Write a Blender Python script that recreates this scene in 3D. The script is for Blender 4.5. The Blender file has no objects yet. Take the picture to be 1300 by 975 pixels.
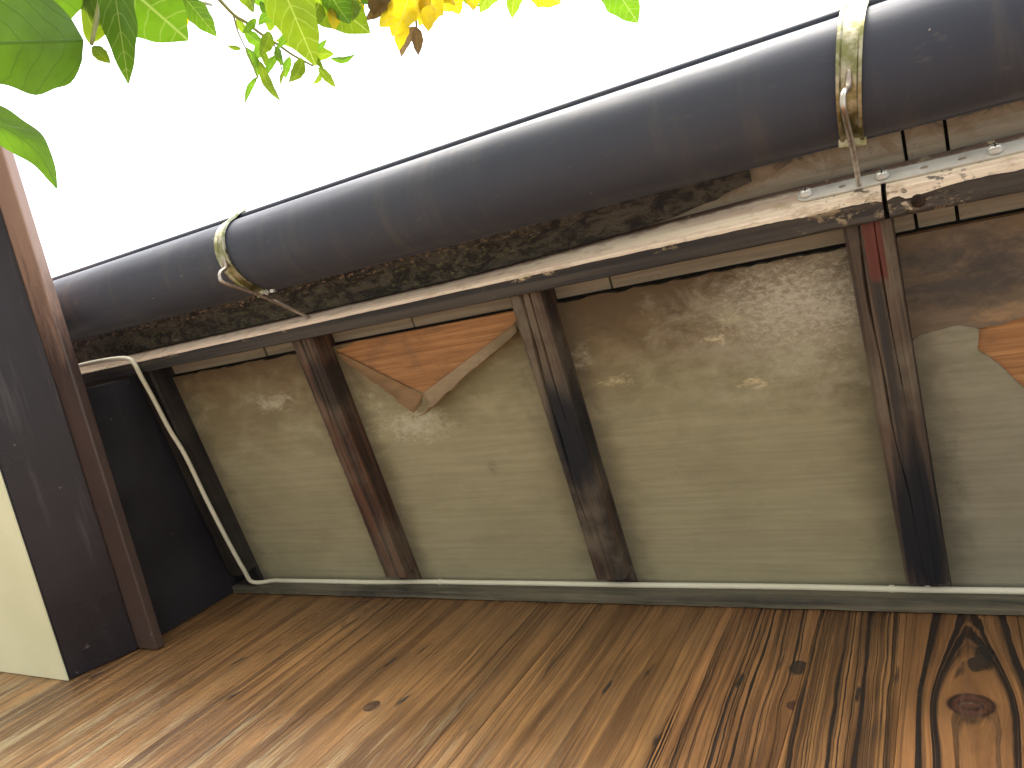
import bpy, bmesh, math, random
from mathutils import Vector, Matrix
random.seed(7)
SC = bpy.context.scene
COL = SC.collection

# ------------------------------------------------------------------ camera
K = 0.97            # metres from the lens to the rafter undersides, measured square to the roof slope
CAMZ = 1.55
PITCH = math.radians(9.445)
FPX = 984.2
AX = Vector((0.85286, -0.11759, -0.50872))   # world X, Y, Z in lens axes (right, down, forward)
AY = Vector((0.21821, 0.96542, 0.14267))
AZ = Vector((0.47435, -0.23269, 0.84903))
cam = bpy.data.cameras.new('camera')
cam.sensor_width = 36; cam.lens = FPX / 1300 * 36
cam.clip_start = 0.02; cam.clip_end = 2000
camo = bpy.data.objects.new('camera', cam); COL.objects.link(camo)
m = Matrix(((AX[0], -AX[1], -AX[2], 0), (AY[0], -AY[1], -AY[2], 0), (AZ[0], -AZ[1], -AZ[2], CAMZ), (0, 0, 0, 1)))
camo.matrix_world = m
SC.camera = camo

# ------------------------------------------------------------------ sky, sun, exposure
SUN_EL, SUN_AZ = 33, 196      # degrees; azimuth counted clockwise from +Y
w = bpy.data.worlds.new('World'); SC.world = w; w.use_nodes = True
nt = w.node_tree; nt.nodes.clear()
out = nt.nodes.new('ShaderNodeOutputWorld'); bg = nt.nodes.new('ShaderNodeBackground')
sky = nt.nodes.new('ShaderNodeTexSky'); sky.sky_type = 'NISHITA'; sky.sun_disc = False
sky.sun_elevation = math.radians(SUN_EL); sky.sun_rotation = math.radians(SUN_AZ)
sky.dust_density = 4.0; sky.air_density = 1.0; sky.ozone_density = 1.0
veil = nt.nodes.new('ShaderNodeMix'); veil.data_type = 'RGBA'
veil.inputs[0].default_value = 0.42                       # thin overcast: white cloud veil over the blue
veil.inputs[7].default_value = (8.2, 8.3, 8.3, 1)
nt.links.new(sky.outputs[0], veil.inputs[6]); nt.links.new(veil.outputs[2], bg.inputs[0])
bg.inputs[1].default_value = 0.12
nt.links.new(bg.outputs[0], out.inputs[0])
sl = bpy.data.lights.new('sun', 'SUN'); sl.energy = 1.5; sl.angle = math.radians(24); sl.color = (1, 0.97, 0.91)
so = bpy.data.objects.new('sun', sl); COL.objects.link(so)
el, az = math.radians(SUN_EL), math.radians(SUN_AZ)
sdir = Vector((math.sin(az) * math.cos(el), math.cos(az) * math.cos(el), math.sin(el)))
so.rotation_euler = sdir.to_track_quat('Z', 'Y').to_euler(); so.location = (0, -3, 6)
vs = SC.view_settings
vs.view_transform = 'Standard'; vs.look = 'None'; vs.gamma = 1; vs.use_curve_mapping = False
vs.exposure = 2.28
SC.cycles.use_denoising = True
SC.cycles.max_bounces = 7; SC.cycles.diffuse_bounces = 5; SC.cycles.transmission_bounces = 6

# ------------------------------------------------------------------ measuring helpers
def ray(px, py):                      # direction in world axes of a point of the photograph
    d = Vector(((px - 650) / FPX, (py - 487.5) / FPX, 1))
    return Vector((AX.dot(d), AY.dot(d), AZ.dot(d)))
CP, SP = math.cos(PITCH), math.sin(PITCH)
def eave(px, py, n):                  # -> (u, s) on the plane at height n of the roof-slope frame (metres)
    d = ray(px, py)
    ds = d.y * CP + d.z * SP; dn = d.z * CP - d.y * SP
    return d.x / dn * n, ds / dn * n
def at(px, py, dist):                 # world point at a distance along a sight line
    return ray(px, py).normalized() * dist + Vector((0, 0, CAMZ))

# ------------------------------------------------------------------ node helper
class G:
    def __init__(s, name):
        s.m = bpy.data.materials.new(name); s.m.use_nodes = True
        s.t = s.m.node_tree; s.t.nodes.clear()
        s.o = s.N('OutputMaterial'); s.p = s.N('BsdfPrincipled'); s.L(s.p.outputs[0], s.o.inputs[0])
        s.co = s.N('TexCoord').outputs['Object']
    def N(s, t): return s.t.nodes.new('ShaderNode' + t)
    def L(s, a, b): s.t.links.new(a, b)
    def put(s, sock, v):
        if isinstance(v, (int, float)):
            sock.default_value = v if sock.type == 'VALUE' else (v, v, v, 1)[:len(sock.default_value)]
        elif isinstance(v, (tuple, list, Vector)):
            v = tuple(v); k = len(sock.default_value)
            sock.default_value = (v + (1,))[:k] if len(v) < k else v[:k]
        else: s.L(v, sock)
    def M(s, op, a, b=0.0, c=0.0, clamp=False):
        n = s.N('Math'); n.operation = op; n.use_clamp = clamp
        s.put(n.inputs[0], a); s.put(n.inputs[1], b); s.put(n.inputs[2], c); return n.outputs[0]
    def mul(s, a, b): return s.M('MULTIPLY', a, b)
    def add(s, a, b): return s.M('ADD', a, b)
    def sub(s, a, b): return s.M('SUBTRACT', a, b)
    def xyz(s, v=None):
        n = s.N('SeparateXYZ'); s.L(v or s.co, n.inputs[0]); return n.outputs
    def vec(s, x, y, z):
        n = s.N('CombineXYZ'); s.put(n.inputs[0], x); s.put(n.inputs[1], y); s.put(n.inputs[2], z); return n.outputs[0]
    def scale(s, v, k, off=(0, 0, 0)):
        n = s.N('Mapping'); s.L(v, n.inputs[0]); n.inputs['Scale'].default_value = k; n.inputs['Location'].default_value = off
        return n.outputs[0]
    def noise(s, v, sc=1.0, det=3, rough=0.55, dist=0.0):
        n = s.N('TexNoise'); s.L(v, n.inputs['Vector']); n.inputs['Scale'].default_value = sc
        n.inputs['Detail'].default_value = det; n.inputs['Roughness'].default_value = rough; n.inputs['Distortion'].default_value = dist
        return n.outputs[0]
    def ss(s, v, a, b, lo=0.0, hi=1.0):
        n = s.N('MapRange'); n.interpolation_type = 'SMOOTHSTEP'; s.put(n.inputs[0], v)
        n.inputs[1].default_value = a; n.inputs[2].default_value = b; n.inputs[3].default_value = lo; n.inputs[4].default_value = hi
        return n.outputs[0]
    def mix(s, f, a, b, mode='MIX'):
        n = s.N('Mix'); n.data_type = 'RGBA'; n.blend_type = mode
        s.put(n.inputs[0], f); s.put(n.inputs[6], a); s.put(n.inputs[7], b); return n.outputs[2]
    def ramp(s, f, stops):
        n = s.N('ValToRGB'); s.L(f, n.inputs[0]); e = n.color_ramp.elements
        while len(e) < len(stops): e.new(0.5)
        for q, (p, c) in zip(e, stops):
            q.position = p; q.color = (c if isinstance(c, tuple) else (c, c, c)) + (1,)
        return n.outputs[0]
    def bump(s, h, strength=0.4, dist=0.002):
        n = s.N('Bump'); n.inputs['Strength'].default_value = strength; n.inputs['Distance'].default_value = dist
        s.L(h, n.inputs['Height']); s.L(n.outputs[0], s.p.inputs['Normal'])
    def col(s, c): s.put(s.p.inputs['Base Color'], c)
    def set(s, rough=0.6, metal=0.0, spec=0.5, coat=0.0):
        s.put(s.p.inputs['Roughness'], rough); s.p.inputs['Metallic'].default_value = metal
        s.p.inputs['Specular IOR Level'].default_value = spec; s.p.inputs['Coat Weight'].default_value = coat
        return s.m

# ------------------------------------------------------------------ materials
def m_plank(name, a, b, c, freq, knots=(), light=(0.30, 0.155, 0.07), dark=(0.018, 0.012, 0.011), contrast=1.0, streak=0.4, burns=(), worn=0.0, rj=2.6, coarse=0.7):
    """flat-sawn board: growth rings round a pith line (a, b), tilted by c, flowing round knots"""
    g = G(name); x, y, z = g.xyz()
    lw = g.sub(g.noise(g.scale(g.co, (5, 1, 1.1), (a * 31, b * 17, freq)), 1, 3), 0.5)
    lw2 = g.sub(g.noise(g.scale(g.co, (16, 1, 4.0), (b * 50, a * 3, 2)), 1, 5, 0.6), 0.5)
    lw3 = g.sub(g.noise(g.scale(g.co, (70, 1, 16), (b * 5, a * 3, 2)), 1, 4, 0.6), 0.5)
    fx = g.add(x, g.add(g.mul(lw, 0.035), g.add(g.mul(lw2, 0.010), g.mul(lw3, 0.0018))))
    kmask = None; kring = None
    for kx, kz, ks, el in knots:
        dx = g.sub(x, kx); dz = g.mul(g.sub(z, kz), el)
        d = g.M('SQRT', g.add(g.mul(dx, dx), g.mul(dz, dz)))
        q = g.M('DIVIDE', g.add(d, g.add(g.mul(lw2, 0.010), g.mul(lw3, 0.004))), ks)
        dzl = g.mul(dz, 0.42); d2 = g.M('DIVIDE', g.add(g.mul(dx, dx), g.mul(dzl, dzl)), ks * ks * 1.5)
        bell = g.M('EXPONENT', g.mul(d2, -1.0))
        fx = g.sub(fx, g.mul(g.sub(fx, kx), bell))
        k1 = g.ss(q, 0.78, 1.0, 1, 0)
        kmask = k1 if kmask is None else g.M('MAXIMUM', kmask, k1)
        kr = g.M('FRACT', g.add(g.mul(q, 2.3), g.mul(lw3, 0.9)))
        kring = kr if kring is None else g.add(g.mul(kr, k1), g.mul(kring, g.sub(1, k1)))
    xx = g.sub(fx, a)
    dd = g.add(g.add(b, g.mul(z, c)), g.mul(lw2, 0.012))
    r = g.M('SQRT', g.add(g.mul(xx, xx), g.mul(dd, dd)))
    rn = g.N('TexNoise'); rn.noise_dimensions = '1D'; g.L(g.mul(r, 38.0), rn.inputs['W']); rn.inputs['Detail'].default_value = 2
    t = g.add(g.mul(r, freq), g.mul(rn.outputs[0], rj))
    fr = g.M('FRACT', t)
    cell = g.N('TexWhiteNoise'); cell.noise_dimensions = '1D'; g.L(g.M('FLOOR', t), cell.inputs['W'])
    band = g.ramp(fr, [(0.0, 0.0), (0.25, 0.05), (0.60, 0.34), (0.82, 1.0), (0.93, 0.95), (1.0, 0.0)])
    along_ = g.noise(g.scale(g.co, (26, 1, 2.5), (b, 4, a * 9)), 1, 4, 0.6)
    band = g.mul(band, g.mul(g.add(0.25, g.mul(cell.outputs[0], 1.0)), g.ss(along_, 0.30, 0.62, 0.35, 1.15)))
    band = g.M('MULTIPLY', band, contrast, clamp=True)
    st = g.noise(g.scale(g.vec(fx, 0.0, z), (230, 1, 5.0), (a, b, 0)), 1, 5, 0.7)
    st2 = g.noise(g.scale(g.vec(fx, 0.0, z), (42, 1, 1.5), (b, a, 3)), 1, 4, 0.55)
    blot = g.noise(g.scale(g.co, (9, 1, 3.0), (b * 9, 0, a * 7)), 1, 5, 0.65)
    base = g.mix(g.ss(blot, 0.33, 0.67), tuple(q * 0.5 for q in light), light)
    base = g.mix(g.mul(g.ss(st2, 0.47, 0.62), coarse), base, (light[0] * 0.25, light[1] * 0.22, light[2] * 0.22))
    base = g.mix(g.mul(g.ss(st, 0.46, 0.72), streak), base, (0.10, 0.05, 0.027))
    base = g.mix(g.mul(g.ss(st, 0.44, 0.28), 0.5), base, (light[0] * 1.45, light[1] * 1.5, light[2] * 1.5))
    cc = g.mix(band, base, dark)
    if kmask is not None:
        kc = g.mix(g.ss(kring, 0.30, 0.95), (0.085, 0.034, 0.02), (0.022, 0.011, 0.010))
        kc = g.mix(g.ss(st, 0.5, 0.7), kc, (0.14, 0.07, 0.045))
        cc = g.mix(kmask, cc, kc)
    slash = g.noise(g.scale(g.vec(fx, 0.0, z), (40, 1, 6.5), (a * 11 + 3, 0, b * 5)), 1, 3, 0.6)
    sm = g.ss(slash, 0.655, 0.74)
    for bx_, bz_, ru, rz in burns:
        du = g.M('DIVIDE', g.sub(x, bx_), ru); dv = g.M('DIVIDE', g.sub(z, bz_), rz)
        d = g.add(g.M('SQRT', g.add(g.mul(du, du), g.mul(dv, dv))), g.mul(lw2, 2.6))
        sm = g.M('MAXIMUM', sm, g.ss(d, 0.75, 1.0, 1, 0))
    cc = g.mix(g.mul(sm, 0.88), cc, (0.016, 0.015, 0.016))
    stain_shade = g.ss(g.add(z, g.mul(g.sub(blot, 0.5), 0.30)), 0.02, 0.22)
    cc = g.mix(g.mul(stain_shade, 0.30), cc, (0.055, 0.036, 0.028))  # darker towards the wall top: stain, with eave shade painted in
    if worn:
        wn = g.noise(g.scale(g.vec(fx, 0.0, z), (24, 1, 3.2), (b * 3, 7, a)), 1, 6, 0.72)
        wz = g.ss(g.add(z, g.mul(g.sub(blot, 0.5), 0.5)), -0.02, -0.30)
        cc = g.mix(g.mul(g.mul(g.ss(wn, 0.50, 0.64), wz), worn), cc, (0.50, 0.40, 0.235))  # pale worn streaks low down, grazing sky sheen painted into their colour
    spk = g.noise(g.scale(g.co, (95, 1, 70), (a, 0, b)), 1, 2)
    cc = g.mix(g.ss(spk, 0.775, 0.80), cc, (0.45, 0.36, 0.26))
    g.col(cc)
    h = g.add(g.add(g.mul(band, -0.9), g.mul(st, 0.9)), g.mul(sm, -1.2))
    g.bump(h, 0.75, 0.0026)
    return g.set(g.ss(st, 0.3, 0.7, 0.30, 0.52), spec=0.6)

def m_timber(name, light, dark, grey=0.4, axis=1, seed=0.0, red=None, black=()):
    """weathered rafter / batten timber, grain along one local axis of the roof frame"""
    g = G(name)
    k = [55.0, 55.0, 55.0]; k[axis] = 2.2
    k2 = [130.0, 130.0, 130.0]; k2[axis] = 3.5
    st = g.noise(g.scale(g.co, k, (seed, seed * 2, 0)), 1, 5, 0.62, 0.4)
    fine = g.noise(g.scale(g.co, k2, (seed, 1, 0)), 1, 3, 0.6)
    bl = g.noise(g.scale(g.co, (7, 7, 7), (seed * 3, 0, seed)), 1, 4, 0.6)
    cc = g.mix(g.ss(st, 0.36, 0.64), dark, light)
    cc = g.mix(g.mul(g.ss(bl, 0.42, 0.66), grey), cc, (0.20, 0.175, 0.13))
    cc = g.mix(g.mul(g.ss(fine, 0.55, 0.75), 0.6), cc, tuple(q * 0.5 for q in dark))
    xyz = g.xyz()
    for (bu, bs, ru, rs, bc, amt) in black:
        du = g.M('DIVIDE', g.sub(xyz[0], bu), ru); ds = g.M('DIVIDE', g.sub(xyz[1], bs), rs)
        d = g.M('SQRT', g.add(g.mul(du, du), g.mul(ds, ds)))
        d = g.add(d, g.mul(g.sub(st, 0.5), 1.1))
        cc = g.mix(g.mul(g.ss(d, 0.5, 1.15, 1, 0), amt), cc, bc)
    if red:
        bu, bs, ru, rs = red
        du = g.M('DIVIDE', g.sub(xyz[0], bu), ru); ds = g.M('DIVIDE', g.sub(xyz[1], bs), rs)
        d = g.M('MAXIMUM', g.M('ABSOLUTE', du), g.M('ABSOLUTE', ds))
        d = g.add(d, g.mul(g.sub(fine, 0.5), 0.5))
        cc = g.mix(g.ss(d, 0.82, 1.0, 1, 0), cc, g.mix(fine, (0.055, 0.018, 0.016), (0.17, 0.05, 0.038)))
    g.col(cc); g.bump(g.add(st, g.mul(fine, 0.6)), 0.7, 0.003)
    return g.set(0.62, spec=0.35)

def m_ply(name, blots, base=(0.335, 0.295, 0.185), stain_s=0.30, seed=0.0, dark_edges=()):
    """aged veneer: grain along u, water stain creeping in from the outer edge, mould and lime bloom"""
    g = G(name); x, y, z = g.xyz()
    st = g.noise(g.scale(g.co, (5, 130, 1), (seed, seed, 0)), 1, 4, 0.6, 0.3)
    fl = g.noise(g.scale(g.co, (160, 900, 1), (seed, 0, 0)), 1, 2)
    bl = g.noise(g.scale(g.co, (6, 9, 1), (seed * 2, seed, 0)), 1, 5, 0.6)
    b2 = g.noise(g.scale(g.co, (17, 26, 1), (seed, seed * 5, 0)), 1, 5, 0.65, 0.5)
    cc = g.mix(g.ss(st, 0.36, 0.66), tuple(q * 0.88 for q in base), base)
    s3 = g.noise(g.scale(g.co, (9, 420, 1), (seed, 3, 0)), 1, 3, 0.6)
    cc = g.mix(g.mul(g.ss(s3, 0.55, 0.75), 0.30), cc, tuple(q * 0.62 for q in base))
    fade = g.ss(y, 0.32, 0.52, 1.0, 0.30)
    cc = g.mix(g.mul(g.ss(bl, 0.42, 0.62), g.mul(fade, 0.75)), cc, (base[0] * 0.60, base[1] * 0.60, base[2] * 0.54))
    cc = g.mix(g.mul(g.ss(b2, 0.46, 0.66), g.mul(fade, 0.45)), cc, (base[0] * 1.12, base[1] * 1.12, base[2] * 1.15))
    bl3 = g.noise(g.scale(g.co, (3.2, 4.5, 1), (seed * 4, seed + 8, 0)), 1, 6, 0.62, 0.8)
    cc = g.mix(g.mul(g.ss(bl3, 0.50, 0.66), g.mul(fade, 0.5)), cc, (base[0] * 0.50, base[1] * 0.44, base[2] * 0.36))
    cc = g.mix(g.mul(g.ss(fl, 0.62, 0.75), 0.35), cc, tuple(q * 0.45 for q in base))
    edge = g.add(y, g.add(g.mul(g.sub(bl, 0.5), 0.22), g.mul(g.sub(b2, 0.5), 0.10)))
    cc = g.mix(g.mul(g.ss(edge, stain_s - 0.03, stain_s + 0.13, 1, 0), 0.72), cc, (0.135, 0.085, 0.04))
    cc = g.mix(g.mul(g.ss(edge, stain_s - 0.07, stain_s + 0.03, 1, 0), 0.7), cc, (0.075, 0.05, 0.032))
    for de, wd in dark_edges:
        e = g.add(g.M('ABSOLUTE', g.sub(x, de)), g.mul(g.sub(b2, 0.5), 0.08))
        cc = g.mix(g.mul(g.ss(e, 0.0, wd, 1, 0), 0.45), cc, (0.09, 0.08, 0.06))
    hgt = st
    for (bu, bs, ru, rs, th, amt, bc, fs) in blots:
        du = g.M('DIVIDE', g.sub(x, bu), ru); ds = g.M('DIVIDE', g.sub(y, bs), rs)
        d = g.M('SQRT', g.add(g.mul(du, du), g.mul(ds, ds)))
        nn = g.noise(g.scale(g.co, (fs, fs * 1.6, 1), (seed + bu, bs, 0)), 1, 6, 0.7, 0.6)
        n4 = g.noise(g.scale(g.co, (fs * 5, fs * 6, 1), (bu, bs + seed, 0)), 1, 4, 0.7)
        mk = g.ss(g.add(g.sub(nn, g.mul(d, 0.30)), g.mul(g.sub(n4, 0.5), 0.35)), th - 0.14, th + 0.24)
        cc = g.mix(g.mul(mk, amt), cc, bc)
        hgt = g.add(hgt, g.mul(mk, 0.7))
    g.col(cc); g.bump(hgt, 0.35, 0.0015)
    return g.set(0.78, spec=0.25)

def m_fresh(name):
    g = G(name)
    st = g.noise(g.scale(g.co, (3, 90, 1)), 1, 4, 0.6, 0.1)
    ag = g.noise(g.scale(g.co, (14, 18, 1)), 1, 5, 0.65)
    fi = g.noise(g.scale(g.co, (12, 420, 1)), 1, 3)
    g.col(g.mix(g.mul(g.ss(ag, 0.48, 0.68), 0.55), g.mix(g.ss(fi, 0.5, 0.75), g.mix(g.ss(st, 0.35, 0.65), (0.31, 0.155, 0.068), (0.46, 0.25, 0.115)), (0.25, 0.12, 0.055)), (0.20, 0.12, 0.07)))
    g.bump(fi, 0.3, 0.001); return g.set(0.7, spec=0.25)

def m_paint(name, c, rough=0.4, var=0.35, dust=0.0, coat=0.0, seed=0.0, sheen_scuff=0.0):
    g = G(name)
    a = g.noise(g.scale(g.co, (4, 4, 4), (seed, 0, 0)), 1, 5, 0.6)
    b = g.noise(g.scale(g.co, (60, 60, 60)), 1, 4, 0.6)
    cc = g.mix(g.mul(g.ss(a, 0.35, 0.7), var), c, tuple(min(1, q * 1.8 + 0.01) for q in c))
    sp = g.noise(g.scale(g.co, (38, 38, 38), (seed, 5, 0)), 1, 2)
    sc_ = g.noise(g.scale(g.co, (34, 2.4, 34), (seed, 1, 4)), 1, 5, 0.65)
    cc = g.mix(g.mul(g.ss(sc_, 0.54, 0.74), sheen_scuff), cc, (0.16, 0.145, 0.15))  # pale scuff streaks with the sky's sheen painted in
    cc = g.mix(g.mul(g.ss(sp, 0.72, 0.76), dust), cc, (0.4, 0.35, 0.3))
    g.col(cc); g.bump(g.add(a, g.mul(b, 0.15)), 0.25, 0.003)
    return g.set(g.ss(a, 0.3, 0.7, rough - 0.08, rough + 0.1), spec=0.38, coat=coat)

def m_metal(name, c, c2, rough=0.35, sc=60):
    g = G(name)
    a = g.noise(g.scale(g.co, (sc, sc, sc)), 1, 4, 0.6)
    g.col(g.mix(g.ss(a, 0.38, 0.64), c, c2)); g.bump(a, 0.2, 0.001)
    return g.set(g.ss(a, 0.3, 0.7, rough, rough + 0.22), metal=1.0)

def m_leaf(name, c, t, vein):
    g = G(name); x, y, z = g.xyz()          # x across the blade, y along the midrib (0 to 1 in leaf units)
    uv = g.N('UVMap').outputs[0]; ux, uy, _ = g.xyz(uv)
    ax = g.M('ABSOLUTE', g.sub(ux, 0.5))
    mid = g.ss(ax, 0.006, 0.022, 1, 0)
    wob = g.noise(g.scale(g.co, (55, 55, 55)), 1, 2)
    side = g.M('FRACT', g.add(g.mul(g.sub(uy, g.add(g.mul(ax, 0.25), g.mul(g.mul(ax, ax), 0.7))), 7.0), g.mul(wob, 0.9)))
    sv = g.mul(g.ss(g.M('ABSOLUTE', g.sub(side, 0.5)), 0.02, 0.09, 1, 0), 0.5)
    vm = g.M('MAXIMUM', mid, sv)
    bl = g.noise(g.scale(g.co, (40, 40, 40)), 1, 4, 0.6)
    cc = g.mix(g.ss(bl, 0.35, 0.7), c, tuple(q * 0.72 for q in c)); cc = g.mix(g.mul(vm, 0.85), cc, vein)
    tc = g.mix(g.ss(bl, 0.35, 0.7), t, tuple(q * 0.8 for q in t)); tc = g.mix(g.mul(vm, 0.8), tc, vein)
    g.col(cc); g.bump(g.add(g.mul(vm, 1.0), g.mul(bl, 0.4)), 0.35, 0.001); g.set(0.42, spec=0.4)
    tr = g.N('BsdfTranslucent'); g.L(tc, tr.inputs[0])
    ms = g.N('MixShader'); ms.inputs[0].default_value = 0.5
    g.L(g.p.outputs[0], ms.inputs[1]); g.L(tr.outputs[0], ms.inputs[2]); g.L(ms.outputs[0], g.o.inputs[0])
    return g.m

# ------------------------------------------------------------------ object helpers
def link(name, me, mat, parent=None, smooth=False):
    me.materials.append(mat)
    if smooth:
        for p in me.polygons: p.use_smooth = True
    o = bpy.data.objects.new(name, me); COL.objects.link(o)
    if parent: o.parent = parent
    return o
def mesh(vs_, fs_, name='m'):
    me = bpy.data.meshes.new(name); me.from_pydata([tuple(v) for v in vs_], [], fs_); me.update(); return me
def fix(me):
    b = bmesh.new(); b.from_mesh(me); bmesh.ops.recalc_face_normals(b, faces=b.faces); b.to_mesh(me); b.free(); return me
def box(x0, x1, y0, y1, z0, z1, bev=0.0, seg=2):
    b = bmesh.new(); bmesh.ops.create_cube(b, size=1)
    for v in b.verts:
        v.co = Vector(((x0 + x1) / 2 + v.co.x * (x1 - x0), (y0 + y1) / 2 + v.co.y * (y1 - y0), (z0 + z1) / 2 + v.co.z * (z1 - z0)))
    if bev: bmesh.ops.bevel(b, geom=b.edges[:], offset=bev, segments=seg, affect='EDGES', profile=0.6)
    me = bpy.data.meshes.new('box'); b.to_mesh(me); b.free(); return me
def loft(rings, closed=True, caps=True):
    k = len(rings[0]); vs_ = [v for r in rings for v in r]; fs_ = []
    for i in range(len(rings) - 1):
        for j in range(k if closed else k - 1):
            a = i * k + j; b_ = i * k + (j + 1) % k
            fs_.append((a, b_, b_ + k, a + k))
    if caps:
        fs_.append(tuple(range(k))[::-1]); fs_.append(tuple(range((len(rings) - 1) * k, len(rings) * k)))
    return fix(mesh(vs_, fs_))
def tube(pts, rad, seg=8, sub=1):
    pts = [Vector(p) for p in pts]
    if sub > 1:                                       # Catmull-Rom smoothing
        q = [pts[0] * 2 - pts[1]] + pts + [pts[-1] * 2 - pts[-2]]; o_ = []; rr = []
        rads = rad if isinstance(rad, (list, tuple)) else [rad] * len(pts)
        for i in range(1, len(q) - 2):
            for k in range(sub):
                t = k / sub
                o_.append(0.5 * ((2 * q[i]) + (-q[i - 1] + q[i + 1]) * t + (2 * q[i - 1] - 5 * q[i] + 4 * q[i + 1] - q[i + 2]) * t * t + (-q[i - 1] + 3 * q[i] - 3 * q[i + 1] + q[i + 2]) * t ** 3))
                rr.append(rads[i - 1] * (1 - t) + rads[i] * t)
        o_.append(pts[-1]); rr.append(rads[-1]); pts, rad = o_, rr
    rads = rad if isinstance(rad, (list, tuple)) else [rad] * len(pts)
    rings = []; up = Vector((0.31, 0.2, 0.93))
    for i, p in enumerate(pts):
        d = (pts[min(i + 1, len(pts) - 1)] - pts[max(i - 1, 0)]).normalized()
        a = up.cross(d)
        if a.length < 0.05: a = Vector((1, 0, 0)).cross(d)
        a.normalize(); b_ = d.cross(a); up = b_ if b_.length > 0.1 else up
        rings.append([p + (a * math.cos(t) + b_ * math.sin(t)) * rads[i] for t in [2 * math.pi * k / seg for k in range(seg)]])
    return loft(rings)
def join(mes):
    b = bmesh.new()
    for q in mes: b.from_mesh(q)
    me = bpy.data.meshes.new('j'); b.to_mesh(me); b.free(); return me
def tag(o, label, cat=None, group=None, kind=None):
    o['label'] = label
    if cat: o['category'] = cat
    if group: o['group'] = group
    if kind: o['kind'] = kind
    return o
def empty(name, loc=(0, 0, 0)):
    o = bpy.data.objects.new(name, None); COL.objects.link(o); o.location = loc; o.empty_display_size = 0.1; return o
def jit(a): return random.uniform(-a, a)

# ------------------------------------------------------------------ ground
g = G('ground_concrete')
n1 = g.noise(g.scale(g.co, (3, 3, 3)), 1, 6, 0.6); n2 = g.noise(g.scale(g.co, (70, 70, 70)), 1, 3)
g.col(g.mix(g.ss(n1, 0.35, 0.65), g.mix(n2, (0.25, 0.245, 0.225), (0.32, 0.315, 0.285)), (0.21, 0.205, 0.185))); g.bump(n2, 0.5, 0.004)
ground = link('ground', mesh([(-400, -400, 0), (400, -400, 0), (400, 400, 0), (-400, 400, 0)], [(0, 1, 2, 3)]), g.set(0.9))
tag(ground, 'pale worn concrete yard in front of the board wall', kind='structure')

# ------------------------------------------------------------------ board wall
WY = 0.585 * K                                  # front face of the boards
WTOP = CAMZ + 1.155 * K
wall = empty('board_wall', (0, WY, 0))
tag(wall, 'brown weathered board wall with dark vertical grain below the eaves', 'wall')
link('wall_backing', box(-3.2, 1.7, 0.027, 0.14, 0, WTOP - 0.01), m_paint('wall_core', (0.06, 0.04, 0.03)), wall)
seams = [(-3.2, -2.7), (-2.7, -2.28), (-2.28, -1.84), (-1.84, -1.36), (-1.36, -0.95), (-0.95, -0.62), (-0.62, -0.375), (-0.375, -0.232),
         (-0.232, -0.118), (-0.118, 0.012), (0.012, 0.16), (0.16, 0.36), (0.36, 0.62), (0.62, 0.9), (0.9, 1.25), (1.25, 1.75)]
ZC = CAMZ + 0.9 * K
for i, (x0, x1) in enumerate(seams):
    cx = (x0 + x1) / 2 * K; hw = (x1 - x0) / 2 * K - 0.0002
    xc = (x0 + x1) / 2
    if i == 9:      # knotty board
        mt = m_plank('plank_knotty', 0.010, 0.022, 0.07, 62, [((-0.046 - xc) * K, 0.0, 0.027, 1.1)], contrast=1.9, light=(0.44, 0.215, 0.085), streak=0.3, rj=1.2, coarse=0.4, burns=[((-0.030 - xc) * K, 0.105, 0.0125, 0.036), ((-0.04 - xc) * K, 0.085, 0.009, 0.02)])
    elif i == 8:    # straight tight grain
        mt = m_plank('plank_striped', -0.16, 0.05, 0.02, 78, light=(0.44, 0.225, 0.088), contrast=1.5)
    elif i == 7:
        mt = m_plank('plank_knot_small', -0.13, 0.04, 0.05, 95, [((-0.226 - xc) * K - 0.004, -0.03, 0.012, 1.1)], contrast=1.3, light=(0.46, 0.23, 0.09), burns=[((-0.24 - xc) * K, 0.05, 0.012, 0.016)])
    else:
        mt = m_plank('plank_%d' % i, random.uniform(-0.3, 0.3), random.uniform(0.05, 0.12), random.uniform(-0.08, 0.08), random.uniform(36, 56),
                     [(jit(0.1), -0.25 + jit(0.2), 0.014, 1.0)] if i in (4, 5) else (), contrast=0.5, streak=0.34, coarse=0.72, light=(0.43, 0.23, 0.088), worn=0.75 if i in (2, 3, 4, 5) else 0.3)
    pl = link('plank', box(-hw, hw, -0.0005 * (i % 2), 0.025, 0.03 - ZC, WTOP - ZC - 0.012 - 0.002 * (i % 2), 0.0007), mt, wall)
    pl.location = (cx, 0, ZC)

# ------------------------------------------------------------------ eaves (everything in the frame of the roof slope: u along wall, s up the slope, n square to it)
eav = empty('eaves', (0, 0, CAMZ)); eav.rotation_euler = (PITCH, 0, 0)
tag(eav, 'dark timber eaves with peeling stained plywood soffit above the board wall', 'eaves')
SW = 0.757 * K
U0, U1 = -2.6 * K, 1.5 * K
deck = link('roof_deck', box(U0, U1, 0.035 * K, SW + 1.4, 1.078 * K, 1.10 * K), m_paint('deck_dark', (0.035, 0.03, 0.026), 0.8), eav)
# roof covering above: standing-seam sheets
m_roof = m_paint('roof_sheet', (0.035, 0.03, 0.03), 0.4)
for i in range(9):
    a = U0 + (U1 - U0) / 9 * i; b_ = a + (U1 - U0) / 9
    link('roof_sheet', join([box(a + 0.002, b_ - 0.002, 0.015 * K, SW + 1.42, 1.105 * K, 1.11 * K), box(a + 0.002, a + 0.014, 0.015 * K, SW + 1.42, 1.1102 * K, 1.14 * K)]), m_roof, eav)

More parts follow.
